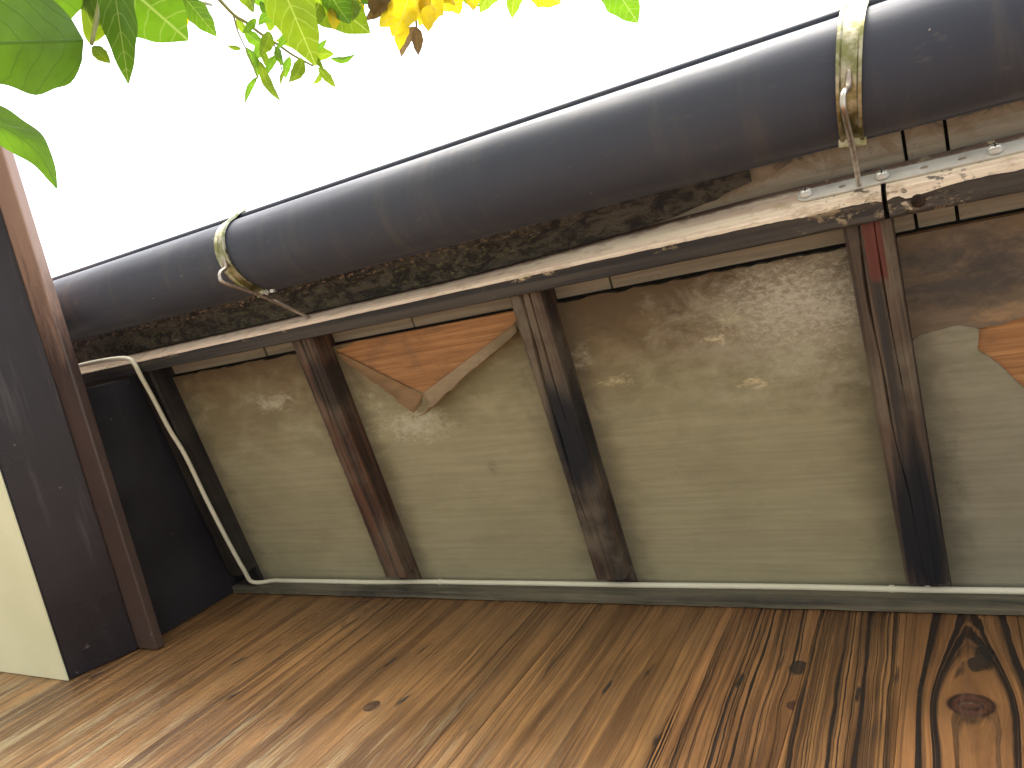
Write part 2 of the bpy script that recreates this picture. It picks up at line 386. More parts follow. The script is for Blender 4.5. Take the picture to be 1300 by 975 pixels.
# sheathing boards seen outside and inside the fascia
JU = [U0 / K, -1.9, -1.55, -1.18, -0.813, -0.441, -0.0375, 0.0062, 0.37, 0.74, 1.1, 1.5]
def m_sheath(i):
    g = G('sheathing_%d' % i); x, y, z = g.xyz()
    st = g.noise(g.scale(g.co, (4, 120, 1), (i, i, 0)), 1, 4); b = g.noise(g.scale(g.co, (22, 30, 1), (i * 3, 0, 0)), 1, 6, 0.7, 0.6)
    cc = g.mix(g.ss(st, 0.35, 0.65), (0.23, 0.215, 0.175), (0.31, 0.29, 0.24))
    ey = g.add(y, g.mul(g.sub(b, 0.5), 0.10))
    cc = g.mix(g.mul(g.ss(ey, 0.118, 0.142, 1, 0), 0.65), cc, (0.18, 0.125, 0.07))
    cc = g.mix(g.mul(g.ss(ey, 0.102, 0.120, 1, 0), 0.85), cc, (0.035, 0.03, 0.03))
    cc = g.mix(g.mul(g.ss(b, 0.6, 0.72), 0.5), cc, (0.09, 0.07, 0.05))
    g.col(cc); g.bump(g.add(st, b), 0.4, 0.003); return g.set(0.8, spec=0.25)
for i in range(len(JU) - 1):
    a, b_ = JU[i] * K + 0.0018, JU[i + 1] * K - 0.0018
    dz = (i % 3) * 0.0012
    link('sheathing_board', box(a, b_, 0.045 * K, 0.236 * K, 1.056 * K - dz, 1.072 * K - dz, 0.001), m_sheath(i), eav)
def fface(u, f):      # point on the slanting front of the fascia: f = 0 bottom arris, 1 top
    k = 0.003 * max(0, min(1, (u / K + 1) / 1.1))
    w_ = max(0, min(1, (u / K + 0.75) / 0.6)); w_ = w_ * w_ * (3 - 2 * w_)
    return (0.1785 - k - (0.008 + 0.0155 * w_) * f) * K, (0.990 + 0.062 * f) * K
# decayed mossy lath under the sheathing, ragged end
g = G('mossy_wood')
x, y, z = g.xyz()
n1 = g.noise(g.scale(g.co, (30, 60, 30)), 1, 6, 0.7, 0.5); n2 = g.noise(g.scale(g.co, (90, 150, 90), (3, 0, 0)), 1, 4, 0.7); n3 = g.noise(g.scale(g.co, (5, 5, 5)), 1, 3)
cc = g.mix(g.ss(n1, 0.4, 0.62), (0.028, 0.027, 0.027), (0.10, 0.09, 0.072))
left = g.ss(x, -0.75, -0.35, 1, 0)
cc = g.mix(g.mul(g.mul(g.ss(n2, 0.52, 0.68), g.ss(n3, 0.40, 0.55)), left), cc, (0.15, 0.165, 0.065))
wr = g.ss(g.M('ABSOLUTE', g.sub(g.add(y, g.mul(n1, 0.02)), 0.127)), 0.0, 0.012, 1, 0)
cc = g.mix(g.mul(g.ss(n2, 0.53, 0.66), g.mul(wr, left)), cc, (0.36, 0.22, 0.14))
cc = g.mix(g.ss(g.noise(g.scale(g.co, (14, 60, 14), (9, 0, 0)), 1, 5, 0.7), 0.64, 0.70), cc, (0.25, 0.20, 0.145))
g.col(cc); g.bump(g.add(n1, n2), 1.0, 0.006); moss = g.set(0.85, spec=0.2)
rings = []; N_ = 150; ue = -0.215 * K
for i in range(N_ + 1):
    u = U0 + (ue - U0) * i / N_
    r_ = lambda q: jit(q)
    s0 = 0.055 * K; s1 = fface(u, 1)[0] - 0.0015 + r_(0.0006)
    q_ = max(0, i - (N_ - 9)) / 9
    s0 += q_ ** 1.6 * 0.05 + q_ * jit(0.008); s1 -= q_ ** 2 * 0.018 + q_ * abs(jit(0.006))
    rings.append([(u, s0, 1.0535 * K), (u, s0, 1.042 * K + r_(0.001))] + [(u, s0 + (s1 - s0) * q / 5, 1.042 * K + r_(0.0025)) for q in range(1, 5)] + [(u, s1, 1.043 * K + r_(0.002)), (u, s1, 1.0535 * K)])
link('mossy_lath', loft(rings), moss, eav)

# fascia batten, two lengths, worn arrises
m_fas = m_timber('fascia_wood', (0.10, 0.075, 0.055), (0.05, 0.04, 0.034), grey=0.35, axis=0, seed=4)
def m_fascia(seed, chips):
    g = G('fascia_wood_%d' % seed); x, y, z = g.xyz()
    st = g.noise(g.scale(g.co, (2.2, 90, 90), (seed, 0, 0)), 1, 5, 0.6); b = g.noise(g.scale(g.co, (28, 60, 40), (seed, 2, 0)), 1, 5, 0.7)
    bl = g.noise(g.scale(g.co, (3.5, 3, 3), (seed, 0, 0)), 1, 3)
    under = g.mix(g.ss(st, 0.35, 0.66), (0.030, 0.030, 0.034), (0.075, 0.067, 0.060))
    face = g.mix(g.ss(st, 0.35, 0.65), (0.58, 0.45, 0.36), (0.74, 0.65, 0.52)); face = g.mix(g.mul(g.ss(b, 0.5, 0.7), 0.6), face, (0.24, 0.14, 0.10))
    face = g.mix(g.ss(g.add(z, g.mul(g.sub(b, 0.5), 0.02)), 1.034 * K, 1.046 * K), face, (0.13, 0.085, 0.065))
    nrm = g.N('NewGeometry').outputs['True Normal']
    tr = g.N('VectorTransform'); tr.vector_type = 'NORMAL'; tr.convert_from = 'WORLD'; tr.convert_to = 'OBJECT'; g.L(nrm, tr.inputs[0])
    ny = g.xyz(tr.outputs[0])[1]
    cc = g.mix(g.ss(ny, -0.42, -0.12), face, under)      # skylit front painted pale, shaded underside painted dark, by face direction
    ch = g.mul(g.ss(b, 0.60, 0.66), g.ss(y, 0.178 * K, 0.188 * K, 1, 0))
    cc = g.mix(g.mul(ch, chips), cc, (0.50, 0.41, 0.27))
    jn = g.ss(g.M('ABSOLUTE', g.add(x, 0.05)), 0.03, 0.16, 1, 0)          # rot around the butt joint
    rot = g.mul(g.ss(g.add(g.noise(g.scale(g.co, (55, 90, 60), (seed, 4, 0)), 1, 5, 0.7), g.mul(jn, 0.06)), 0.585, 0.65), jn)
    cc = g.mix(g.mul(rot, 0.85), cc, g.mix(g.ss(b, 0.46, 0.62), (0.04, 0.036, 0.034), (0.36, 0.29, 0.19)))
    ch2 = g.mul(g.ss(b, 0.645, 0.68), g.ss(bl, 0.52, 0.6))
    cc = g.mix(g.mul(ch2, 0.9), cc, (0.50, 0.43, 0.30))
    g.col(cc); g.bump(g.add(st, b), 0.5, 0.003); return g.set(0.7, spec=0.3)
def fascia(u0, u1, seed, wear):
    rings = []; n = int((u1 - u0) / 0.006)
    c1 = c2 = c3 = 0
    for i in range(n + 1):
        u = u0 + (u1 - u0) * i / n
        wv = 0.0004 + wear * math.exp(-abs(u + 0.063 * K) / 0.12) * 0.0022 * (2.0 if random.random() < 0.12 else 1)
        c1 = c1 * 0.8 + 0.2 * abs(random.gauss(0, wv)) * 2.5; c2 = c1 * 0.9; c3 = c3 * 0.6 + 0.4 * abs(random.gauss(0, wv * 0.6)) * 2
        sb, nb = fface(u, 0); st_, nt_ = fface(u, 1); sm_, nm_ = fface(u, 0.35); s1 = 0.1785 * K + 0.0265 * K
        e = 0.002 if i in (0, n) else 0
        f1 = (0.0015 + c1 + e) / 0.066
        sl_, nl_ = fface(u, f1)
        rings.append([(u, st_, nt_), (u, sm_, nm_), (u, sl_, nl_), (u, sb + 0.0015 + c2 + e, nb), (u, sb + 0.012, nb + jit(0.0003) + c3 * .5), (u, s1 - 0.0015 - c3, nb), (u, s1, nb + 0.0015 + c3), (u, s1, nt_)])
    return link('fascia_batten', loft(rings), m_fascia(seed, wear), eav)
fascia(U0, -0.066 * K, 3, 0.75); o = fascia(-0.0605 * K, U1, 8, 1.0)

# rafters with drying splits
RU = [-1.984, -1.517, -1.05, -0.585, -0.113, 0.36, 0.83]
RM = [m_timber('rafter_wood_0', (0.03, 0.025, 0.024), (0.012, 0.011, 0.012), 0.1, 1, 1.0),
      m_timber('rafter_wood_1', (0.03, 0.025, 0.024), (0.012, 0.011, 0.012), 0.1, 1, 2.0),
      m_timber('rafter_wood_2', (0.13, 0.064, 0.040), (0.028, 0.018, 0.016), 0.35, 1, 3.3, black=[(-1.0 * K, 0.30 * K, 0.05, 0.05, (0.022, 0.018, 0.016), 0.8)]),
      m_timber('rafter_wood_3', (0.09, 0.055, 0.040), (0.022, 0.018, 0.018), 0.6, 1, 5.7, black=[(-0.555 * K, 0.44 * K, 0.03, 0.12, (0.006, 0.010, 0.018), 0.97)]),
      m_timber('rafter_wood_4', (0.12, 0.085, 0.065), (0.036, 0.029, 0.026), 0.6, 1, 8.1, red=(-0.083 * K, 0.225 * K, 0.011, 0.055), black=[(-0.088 * K, 0.62 * K, 0.035, 0.13, (0.008, 0.011, 0.018), 0.97), (-0.088 * K, 0.36 * K, 0.006, 0.20, (0.03, 0.03, 0.032), 0.8)]),
      m_timber('rafter_wood_5', (0.15, 0.09, 0.06), (0.05, 0.036, 0.03), 0.5, 1, 9.1), m_timber('rafter_wood_6', (0.13, 0.08, 0.055), (0.05, 0.036, 0.03), 0.5, 1, 11.1)]
for i, ru in enumerate(RU):
    rings = []; n = 64; wd = 0.052 * K
    s_a, s_b = (0.206 * K), 0.7115 * K
    wid = [0, 0, 0.0022, 0.0040, 0.0026, 0.002, 0.002][i]
    for k in range(n + 1):
        t = k / n; s = s_a + (s_b - s_a) * t
        u = ru * K
        f = 0.42 + 0.13 * math.sin(t * 3.1 + i) + 0.02 * math.sin(t * 17 + i * 2)
        wv = wid * max(0.06, (1 - t * 1.15)) * (0.7 + 0.3 * math.sin(t * 23 + i))
        e = abs(random.gauss(0, 0.0007))
        z0 = 1.0 * K
        f2 = 0.62 + 0.05 * math.sin(t * 5 + i)
        wv2 = wv * 0.6 if t < 0.42 else 0.0001
        row = [(u, s, 1.054 * K), (u, s, z0 + 0.004 + e), (u + 0.004 + e, s, z0),
               (u + wd * f - wv - 0.0005, s, z0), (u + wd * f, s, z0 + (0.0002 + wv * 3.2)), (u + wd * f + wv + 0.0005, s, z0),
               (u + wd * (f2 + .08) - wv2 - 0.0003, s, z0), (u + wd * (f2 + .08), s, z0 + 0.0002 + wv2 * 3), (u + wd * (f2 + .08) + wv2 + 0.0003, s, z0),
               (u + wd - 0.004 - e, s, z0), (u + wd, s, z0 + 0.004 + e), (u + wd, s, 1.054 * K)]
        rings.append(row)
    for s_ in (s_b + 0.0004, SW + 0.02): rings.append([(x_, s_, max(z_, 1.037 * K + 0.0004 * (q_ % 3))) for q_, (x_, y_, z_) in enumerate(rings[n])])      # notched seat at the wall
    link('rafter', loft(rings), RM[i], eav)

# soffit panels between rafters; torn face veneers and curled flaps
NP = 1.044 * K            # underside of the face veneer
m_orange = m_fresh('fresh_veneer')
def poly_plate(pts, z0, z1):
    n = len(pts); vs_ = [(p[0], p[1], z0) for p in pts] + [(p[0], p[1], z1) for p in pts]
    fs_ = [tuple(range(n))[::-1], tuple(range(n, 2 * n))] + [(i, (i + 1) % n, n + (i + 1) % n, n + i) for i in range(n)]
    return fix(mesh(vs_, fs_))
def rag(pts, amp=0.0012, step=0.006):
    out_ = [pts[0]]
    for a, b_ in zip(pts[:-1], pts[1:]):
        d = math.hypot(b_[0] - a[0], b_[1] - a[1]); k = max(1, int(d / step))
        for j in range(1, k): out_.append((a[0] + (b_[0] - a[0]) * j / k + jit(amp), a[1] + (b_[1] - a[1]) * j / k + jit(amp)))
        out_.append(b_)
    return out_
WH = (0.55, 0.53, 0.42)
def E(px, py): return eave(px, py, NP)
def blot(px, py, ru, rs, th, amt, c=WH, fs=40): q = E(px, py); return (q[0], q[1], ru, rs, th, amt, c, fs)
SO = 0.2395 * K
def bay(i): return RU[i] * K + 0.052 * K + 0.0006, RU[i + 1] * K - 0.0006
CORE = 1.0475 * K
for i in range(len(RU) - 1):
    a, b_ = bay(i)
    torn = i in (2, 4)
    base_m = m_orange if torn else None
    bl = {1: [blot(345, 512, 0.06, 0.026, 0.34, 0.7, WH, 30), blot(255, 520, 0.03, 0.03, 0.48, 0.5, (0.10, 0.09, 0.06), 20)],
          2: [blot(525, 540, 0.085, 0.036, 0.30, 0.7, WH, 60), blot(545, 528, 0.045, 0.016, 0.36, 0.6, WH, 50), blot(480, 510, 0.035, 0.03, 0.42, 0.6, WH, 26), blot(625, 595, 0.02, 0.03, 0.42, 0.5, (0.11, 0.09, 0.06), 30), blot(490, 600, 0.03, 0.08, 0.44, 0.5, (0.16, 0.13, 0.08), 18)],
          3: [blot(1005, 400, 0.13, 0.10, 0.16, 0.42, (0.46, 0.44, 0.35), 14), blot(1010, 385, 0.12, 0.08, 0.36, 0.75, (0.58, 0.56, 0.48), 105), blot(1025, 440, 0.10, 0.07, 0.40, 0.5, (0.50, 0.48, 0.37), 70), blot(1060, 395, 0.05, 0.035, 0.36, 0.6, (0.58, 0.56, 0.48), 120),
              blot(930, 400, 0.06, 0.04, 0.44, 0.6, (0.52, 0.48, 0.34), 40), blot(960, 485, 0.03, 0.012, 0.40, 0.95, (0.72, 0.62, 0.40), 60), blot(910, 430, 0.028, 0.012, 0.40, 0.9, (0.66, 0.60, 0.42), 60), blot(785, 483, 0.05, 0.02, 0.46, 0.8, (0.66, 0.58, 0.36), 46),
              blot(745, 455, 0.04, 0.03, 0.44, 0.5, WH, 30), blot(1050, 505, 0.12, 0.03, 0.40, 0.45, (0.15, 0.125, 0.075), 16), blot(860, 600, 0.08, 0.04, 0.46, 0.4, (0.2, 0.17, 0.1), 18)],
          4: [blot(1180, 600, 0.04, 0.16, 0.34, 0.55, (0.11, 0.105, 0.08), 14)]}.get(i, [])
    mt = m_ply('soffit_ply_%d' % i, bl, seed=i * 3.7, stain_s=[0.26, 0.27, 0.24, 0.31, 0.20, 0.28][i], base=(0.35, 0.328, 0.215) if i != 4 else (0.29, 0.28, 0.215),
               dark_edges=[(a, 0.05), (b_, 0.07)])
    if not torn:
        link('soffit_panel', poly_plate(rag([(a, SO), (b_, SO)], 0.0022, 0.012) + [(b_, SW + 0.01), (a, SW + 0.01)], NP, NP + 0.008), mt, eav); continue
    panel = link('soffit_panel', box(a, b_, SO, SW + 0.01, CORE, CORE + 0.006), m_orange, eav)
    if i == 2:
        L_, V_, R_ = E(427, 447), E(536, 500), E(655, 408)
        tear = rag([(a, L_[1] - 0.004), L_, E(475, 476), V_, E(600, 462), R_, (b_, R_[1] - 0.012)], 0.0018, 0.005)
        link('face_veneer', poly_plate(tear + [(b_, SW + 0.01), (a, SW + 0.01)], NP, CORE - 0.0004), mt, panel)
        link('face_veneer', poly_plate([(a, SO), (a + 0.05, SO), (a + 0.02, SO + 0.006), (a, SO + 0.008)], NP, CORE - 0.0004), mt, panel)
        # left flap: a triangle of face veneer hanging down below the tear; right flap: a long roll
        flb = m_ply('veneer_inner', [], base=(0.30, 0.185, 0.10), seed=5, stain_s=0.12)
        flm = m_ply('veneer_back', [], base=(0.36, 0.27, 0.17), seed=9, stain_s=0.12)
        def flap(p0, p1, wid_a, wid_b, side, curl, name):
            p0, p1 = Vector((*p0, 0)), Vector((*p1, 0)); d = (p1 - p0); L = d.length; d.normalize(); q = Vector((-d.y, d.x, 0)) * side
            rows = []; n = 26; mseg = 9
            for j in range(n + 1):
                t = j / n; ww = (wid_a * (1 - t) + wid_b * t) * (1 + jit(0.06) + 0.05 * math.sin(t * 9 + wid_a * 900) + 0.03 * math.sin(t * 41))
                base = p0 + d * L * t; row = []
                for k in range(mseg + 1):
                    th = curl * k / mseg
                    rad = ww / curl
                    off = rad * math.sin(th); dn = rad * (1 - math.cos(th))
                    row.append(Vector((base.x, base.y, NP - 0.0006)) + q * off + Vector((0, 0, -dn)))
                rows.append(row)
            vs_ = [v for r in rows for v in r]; k_ = mseg + 1
            fs_ = [(r * k_ + c, r * k_ + c + 1, (r + 1) * k_ + c + 1, (r + 1) * k_ + c) for r in range(n) for c in range(mseg)]
            o = link(name, mesh(vs_, fs_), flm, panel, True)
            sm = o.modifiers.new('thickness', 'SOLIDIFY'); sm.thickness = 0.0009
            return o
        flap(V_, (R_[0] - 0.004, R_[1] + 0.004), 0.056, 0.024, 1, 2.0, 'veneer_flap')
        flap((L_[0] + 0.004, L_[1]), E(537, 501), 0.006, 0.036, 1, 1.3, 'veneer_flap').data.materials[0] = flb
    else:
        brown = m_ply('second_veneer', [blot(1230, 360, 0.12, 0.03, 0.30, 0.8, (0.06, 0.056, 0.058), 18), blot(1200, 325, 0.16, 0.03, 0.30, 0.75, (0.05, 0.048, 0.05), 14), blot(1280, 395, 0.06, 0.02, 0.38, 0.6, (0.42, 0.27, 0.14), 22)], base=(0.19, 0.15, 0.115), seed=21, stain_s=0.16)
        lay2 = rag([(a, E(1160, 430)[1]), E(1170, 426), E(1200, 420), E(1245, 416), E(1275, 411), E(1302, 402), E(1340, 400), E(1420, 402)])
        link('middle_veneer', poly_plate(lay2[::-1] + [(a, SO), (lay2[-1][0], SO)], NP - 0.001, CORE - 0.0004), brown, panel)
        lay3 = rag([(a, E(1160, 430)[1] + 0.0012), E(1168, 424), E(1198, 417), E(1215, 412), E(1243, 417), E(1241, 444), E(1268, 462), E(1302, 495), E(1350, 540), E(1420, 560), E(1520, 520)], 0.0008)
        link('face_veneer', poly_plate(lay3 + [(b_, lay3[-1][1]), (b_, SW + 0.01), (a, SW + 0.01)], NP - 0.0022, CORE - 0.0004), mt, panel)

# ledger strip where soffit meets wall
g_led = m_timber('ledger_wood', (0.14, 0.13, 0.092), (0.04, 0.04, 0.034), 0.3, 0, 13.0)
rings = []
zl0, zl1 = 1.105 * K, 1.140 * K
nn = 160
for i in range(nn + 1):
    x = -1.552 * K + (1.62 + 1.552 * K) * i / nn
    e = abs(random.gauss(0, 0.0012))
    rings.append([(x, -0.003, zl0 + e), (x, -0.016 - jit(0.0005), zl0 + e * .6), (x, -0.018 + e, zl0 + 0.004), (x, -0.018 + jit(0.0004), zl1), (x, -0.003, zl1)])
led = link('ledger_strip', loft(rings), g_led, wall); led.location = (0, 0, CAMZ)

# ------------------------------------------------------------------ projecting bay on the left: cream soffit, dark fascia, trim, recessed panel
BX = -1.568 * K; BZ = CAMZ + 0.738 * K; YO = -1.35
bay_o = empty('projecting_bay', (-2.3, WY, BZ))
tag(bay_o, 'dark brown boxed bay with cream underside projecting from the wall', 'bay')
def bl_(me): me.transform(Matrix.Translation((2.3, -WY, -BZ))); return me
m_dark = m_paint('bay_brown_paint', (0.014, 0.0115, 0.0175), 0.33, 0.6, 0.25, seed=2.0, sheen_scuff=0.28)
m_cheek = m_paint('cheek_paint', (0.013, 0.0125, 0.0185), 0.45, 0.5, 0.2, seed=3.0, sheen_scuff=0.10)
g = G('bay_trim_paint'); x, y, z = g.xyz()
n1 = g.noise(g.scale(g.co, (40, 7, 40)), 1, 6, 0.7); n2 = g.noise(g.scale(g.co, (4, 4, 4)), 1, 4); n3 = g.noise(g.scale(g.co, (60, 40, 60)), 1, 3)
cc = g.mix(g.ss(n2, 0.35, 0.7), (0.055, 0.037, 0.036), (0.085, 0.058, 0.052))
cc = g.mix(g.mul(g.ss(g.add(y, g.mul(g.sub(n1, 0.5), 0.5)), -0.55, -0.80), 0.85), cc, (0.42, 0.28, 0.22))      # paler and pinker towards the outer end
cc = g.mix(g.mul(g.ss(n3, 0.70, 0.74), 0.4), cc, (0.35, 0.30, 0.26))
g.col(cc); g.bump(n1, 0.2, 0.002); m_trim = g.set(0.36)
g = G('cream_board'); n1 = g.noise(g.scale(g.co, (4, 4, 4)), 1, 5); n2 = g.noise(g.scale(g.co, (30, 9, 30), (3, 1, 0)), 1, 3, 0.6)
cc = g.mix(g.ss(n1, 0.35, 0.7), (0.76, 0.78, 0.56), (0.70, 0.72, 0.50)); cc = g.mix(g.mul(g.ss(n2, 0.68, 0.76), 0.7), cc, (0.28, 0.26, 0.14)); g.col(cc); g.bump(n1, 0.15, 0.002); m_cream = g.set(0.7)
link('soffit', bl_(box(-3.1, BX - 0.001, YO + 0.02, WY - 0.002, BZ - 0.003, BZ - 0.0005)), m_cream, bay_o)
BZ2 = CAMZ + 0.857 * K
# fascia leans slightly outwards towards the top
v = [(BX, YO, BZ), (BX, WY - 0.002, BZ), (-1.520 * K, WY - 0.002, BZ2), (-1.520 * K, YO, BZ2), (BX - 0.03, YO, BZ), (BX - 0.03, WY - 0.002, BZ), (BX - 0.03, WY - 0.002, BZ2), (BX - 0.03, YO, BZ2)]
me = fix(mesh(v, [(0, 1, 2, 3), (4, 7, 6, 5), (0, 4, 5, 1), (1, 5, 6, 2), (2, 6, 7, 3), (3, 7, 4, 0)]))
b = bmesh.new(); b.from_mesh(me); bmesh.ops.bevel(b, geom=b.edges[:], offset=0.0025, segments=2, affect='EDGES'); b.to_mesh(me); b.free()
link('fascia_board', bl_(me), m_dark, bay_o)
link('front_fascia_board', bl_(box(-3.1, BX - 0.032, YO - 0.01, YO + 0.018, BZ, BZ2, 0.002)), m_dark, bay_o)
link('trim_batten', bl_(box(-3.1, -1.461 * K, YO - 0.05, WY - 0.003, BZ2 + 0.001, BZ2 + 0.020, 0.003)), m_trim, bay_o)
rings = []   # dark boarded cheek between bay roof and eaves
cheek = [(-0.26, 0), (WY - 0.003, 0), (WY - 0.003, 0.0), (WY - 0.003, 0)]
def soffz(y, n): # world z of roof-frame height n at world y
    return CAMZ + (n * K + y * SP) / CP
y0c = 0.212 * K * CP - 1.0 * K * SP
ch = [(y0c, BZ2 + 0.021), (WY - 0.004, BZ2 + 0.021), (WY - 0.004, soffz(WY, 1.042)), (y0c, soffz(y0c, 1.042))]
vs_ = [(-1.5195 * K, y, z) for y, z in ch] + [(-1.5195 * K - 0.02, y, z) for y, z in ch]
link('cheek_panel', bl_(fix(mesh(vs_, [(0, 1, 2, 3), (7, 6, 5, 4), (0, 4, 5, 1), (1, 5, 6, 2), (2, 6, 7, 3), (3, 7, 4, 0)]))), m_cheek, bay_o)

# ------------------------------------------------------------------ rain gutter
GR = 0.063
def gut_c(u):      # centre line of the gutter (world y, z) at along-wall position u
    s, n = 0.0405 * K, (0.980 - 0.010 * (u / K + 0.6)) * K
    return s * CP - n * SP, n * CP + s * SP + CAMZ
def m_gutter():
    g = G('gutter_pvc')
    a = g.noise(g.scale(g.co, (1.5, 8, 8)), 1, 4); b = g.noise(g.scale(g.co, (9, 60, 60)), 1, 4); sp = g.noise(g.scale(g.co, (120, 120, 120)), 1, 2)
    cc = g.mix(g.ss(a, 0.35, 0.7), (0.046, 0.055, 0.084), (0.060, 0.069, 0.096)); dr = g.noise(g.scale(g.co, (30, 5, 5), (2, 0, 0)), 1, 5, 0.65)
    cc = g.mix(g.mul(g.ss(dr, 0.50, 0.72), 0.45), cc, (0.10, 0.10, 0.10)); d2 = g.noise(g.scale(g.co, (26, 60, 60), (8, 0, 0)), 1, 4, 0.7)
    cc = g.mix(g.mul(g.ss(d2, 0.60, 0.74), 0.35), cc, (0.14, 0.13, 0.12))
    cc = g.mix(g.ss(sp, 0.77, 0.79), cc, (0.35, 0.33, 0.3)); g.col(cc)
    g.bump(g.add(a, g.mul(b, 0.2)), 0.12, 0.004)
    return g.set(g.ss(b, 0.3, 0.7, 0.54, 0.68), spec=0.22)
rings = []
gu0, gu1 = -1.74 * K, 1.45 * K
for i in range(25):
    u = gu0 + (gu1 - gu0) * i / 24
    cy, cz = gut_c(u); r = []
    for k in range(41):
        t = math.radians(178 + 184 * k / 40); r.append((u, cy + GR * math.cos(t), cz + GR * math.sin(t)))
    for k in range(40, -1, -1):
        t = math.radians(178 + 184 * k / 40); r.append((u, cy + (GR - 0.0022) * math.cos(t), cz + (GR - 0.0022) * math.sin(t)))
    rings.append(r)
m_gut = m_gutter()
gut = link('rain_gutter', loft(rings), m_gut, None, True)
tag(gut, 'long half-round dark plastic rain gutter hung along the eave edge', 'gutter')
for p in gut.data.polygons:
    if len(p.vertices) > 4: p.use_smooth = False
def along(dy, dz, n=24): return [(gu0 + (gu1 - gu0) * i / n, gut_c(gu0 + (gu1 - gu0) * i / n)[0] + dy, gut_c(gu0 + (gu1 - gu0) * i / n)[1] + dz) for i in range(n + 1)]
link('rim_bead', tube(along(-GR - 0.002, 0.002), 0.0062, 14), m_gut, gut, True)
link('rim_bead', tube(along(GR - 0.0006, 0.003), 0.003, 10), m_gut, gut, True)
for u in (gu0, gu1):
    cy, cz = gut_c(u); n = 24
    vs_ = [(u, cy + (GR + 0.001) * math.cos(math.radians(180 + 180 * k / n)), cz + (GR + 0.001) * math.sin(math.radians(180 + 180 * k / n))) for k in range(n + 1)]
    vs_ += [(u - 0.003 if u < 0 else u + 0.003, y, z) for _, y, z in vs_]
    k_ = n + 1
    link('end_cap', fix(mesh(vs_, [tuple(range(k_)), tuple(range(k_, 2 * k_))] + [(i, (i + 1) % k_, k_ + (i + 1) % k_, k_ + i) for i in range(k_)])), m_gut, gut)

# ------------------------------------------------------------------ gutter brackets
m_brk = m_metal('bracket_steel', (0.22, 0.22, 0.10), (0.50, 0.48, 0.38), 0.34, 60)
m_rod = m_metal('rod_steel', (0.56, 0.52, 0.47), (0.40, 0.34, 0.30), 0.28, 90)
g = G('zinc'); n1 = g.noise(g.scale(g.co, (140, 140, 140)), 1, 3); n2 = g.noise(g.scale(g.co, (25, 25, 25)), 1, 4)
g.col(g.mix(g.ss(n2, 0.4, 0.7), (0.72, 0.74, 0.73), (0.56, 0.57, 0.55))); g.bump(n1, 0.12, 0.0005); m_zinc = g.set(0.38, metal=0.45)
def bracket(u, label, side, turn):
    cy, cz = gut_c(u)
    root = empty('gutter_bracket', (u, cy, cz)); tag(root, label, 'gutter bracket', 'steel brackets holding the gutter'); root.rotation_euler = (0, 0, math.radians(turn))
    hw = 0.0125; rings = []
    for k in range(37):
        t = math.radians(172 + 172 * k / 36)
        R = GR + (0.0015 if t > math.radians(195) else 0.0105 - 0.009 * min(1, max(0, (t - math.radians(175)) / math.radians(20))))
        c_, s_ = math.cos(t), math.sin(t); wv = hw * (1.0 - 0.10 * k / 36)
        prof = [(-wv, 0), (-wv, 0.0042), (-wv + 0.003, 0.0042), (-wv + 0.0048, 0.0016), (wv - 0.0048, 0.0016), (wv - 0.003, 0.0042), (wv, 0.0042), (wv, 0)]
        rings.append([(x, (R + h) * c_, (R + h) * s_) for x, h in prof])
    strap = link('strap', loft(rings), m_brk, root)
    t = math.radians(172)
    link('rim_hook', box(-hw, hw, -GR - 0.013, -GR + 0.006, 0.0085, 0.0112, 0.001), m_brk, strap)
    ti = math.radians(344); ty, tz = GR * math.cos(ti), GR * math.sin(ti)
    link('end_tab', box(-hw - 0.001, hw + 0.001, ty + 0.0015, ty + 0.010, tz - 0.004, tz - 0.0015, 0.0005), m_brk, strap)
    # rod: leaves the strap near the bottom, loops down and runs up to the fascia
    a = math.radians(284); sy, sz = (GR + 0.003) * math.cos(a), (GR + 0.003) * math.sin(a)
    uK = u / K
    s0, nf = fface(u, 0.55)
    fy, fz = s0 * CP - nf * SP - cy, nf * CP + s0 * SP + CAMZ - cz
    pts = [(0, sy - 0.030, sz + 0.006), (0, sy - 0.012, sz - 0.001), (0, sy, sz - 0.006), (-0.002, sy + 0.005, sz - 0.017), (-0.003, sy + 0.012, sz - 0.022), (-0.002, sy + 0.024, sz - 0.019), (0, ty + 0.004, tz - 0.020), (0, ty + (fy - ty) * 0.6, tz - 0.020 + (fz - tz + 0.02) * 0.55), (0, fy + 0.005, fz)]
    rod = link('rod', tube(pts, [0.0024, 0.0032, 0.0032, 0.0031, 0.0031, 0.0031, 0.0031, 0.003, 0.003], 10, 5), m_rod, root, True)
    if side:
        for q in range(2):
            b = bmesh.new(); bmesh.ops.create_cone(b, cap_ends=True, segments=6, radius1=0.0045, radius2=0.0045, depth=0.005)
            me = bpy.data.meshes.new('nut'); b.to_mesh(me); b.free(); me.transform(Matrix.Rotation(0.5 + q, 4, 'X') @ Matrix.Rotation(0.3, 4, 'Y'))
            o = link('nut', me, m_zinc, strap); o.location = (0.012 + 0.012 * q, ty + 0.010 + 0.003 * q, tz - 0.006 + 0.002 * q)
    return root
bracket(-0.071 * K, 'tarnished steel gutter bracket strap beside the perforated joining plate', False, 9)
bracket(-1.033 * K, 'curved steel gutter bracket with shiny nut hanging near the brown bay', True, -13)

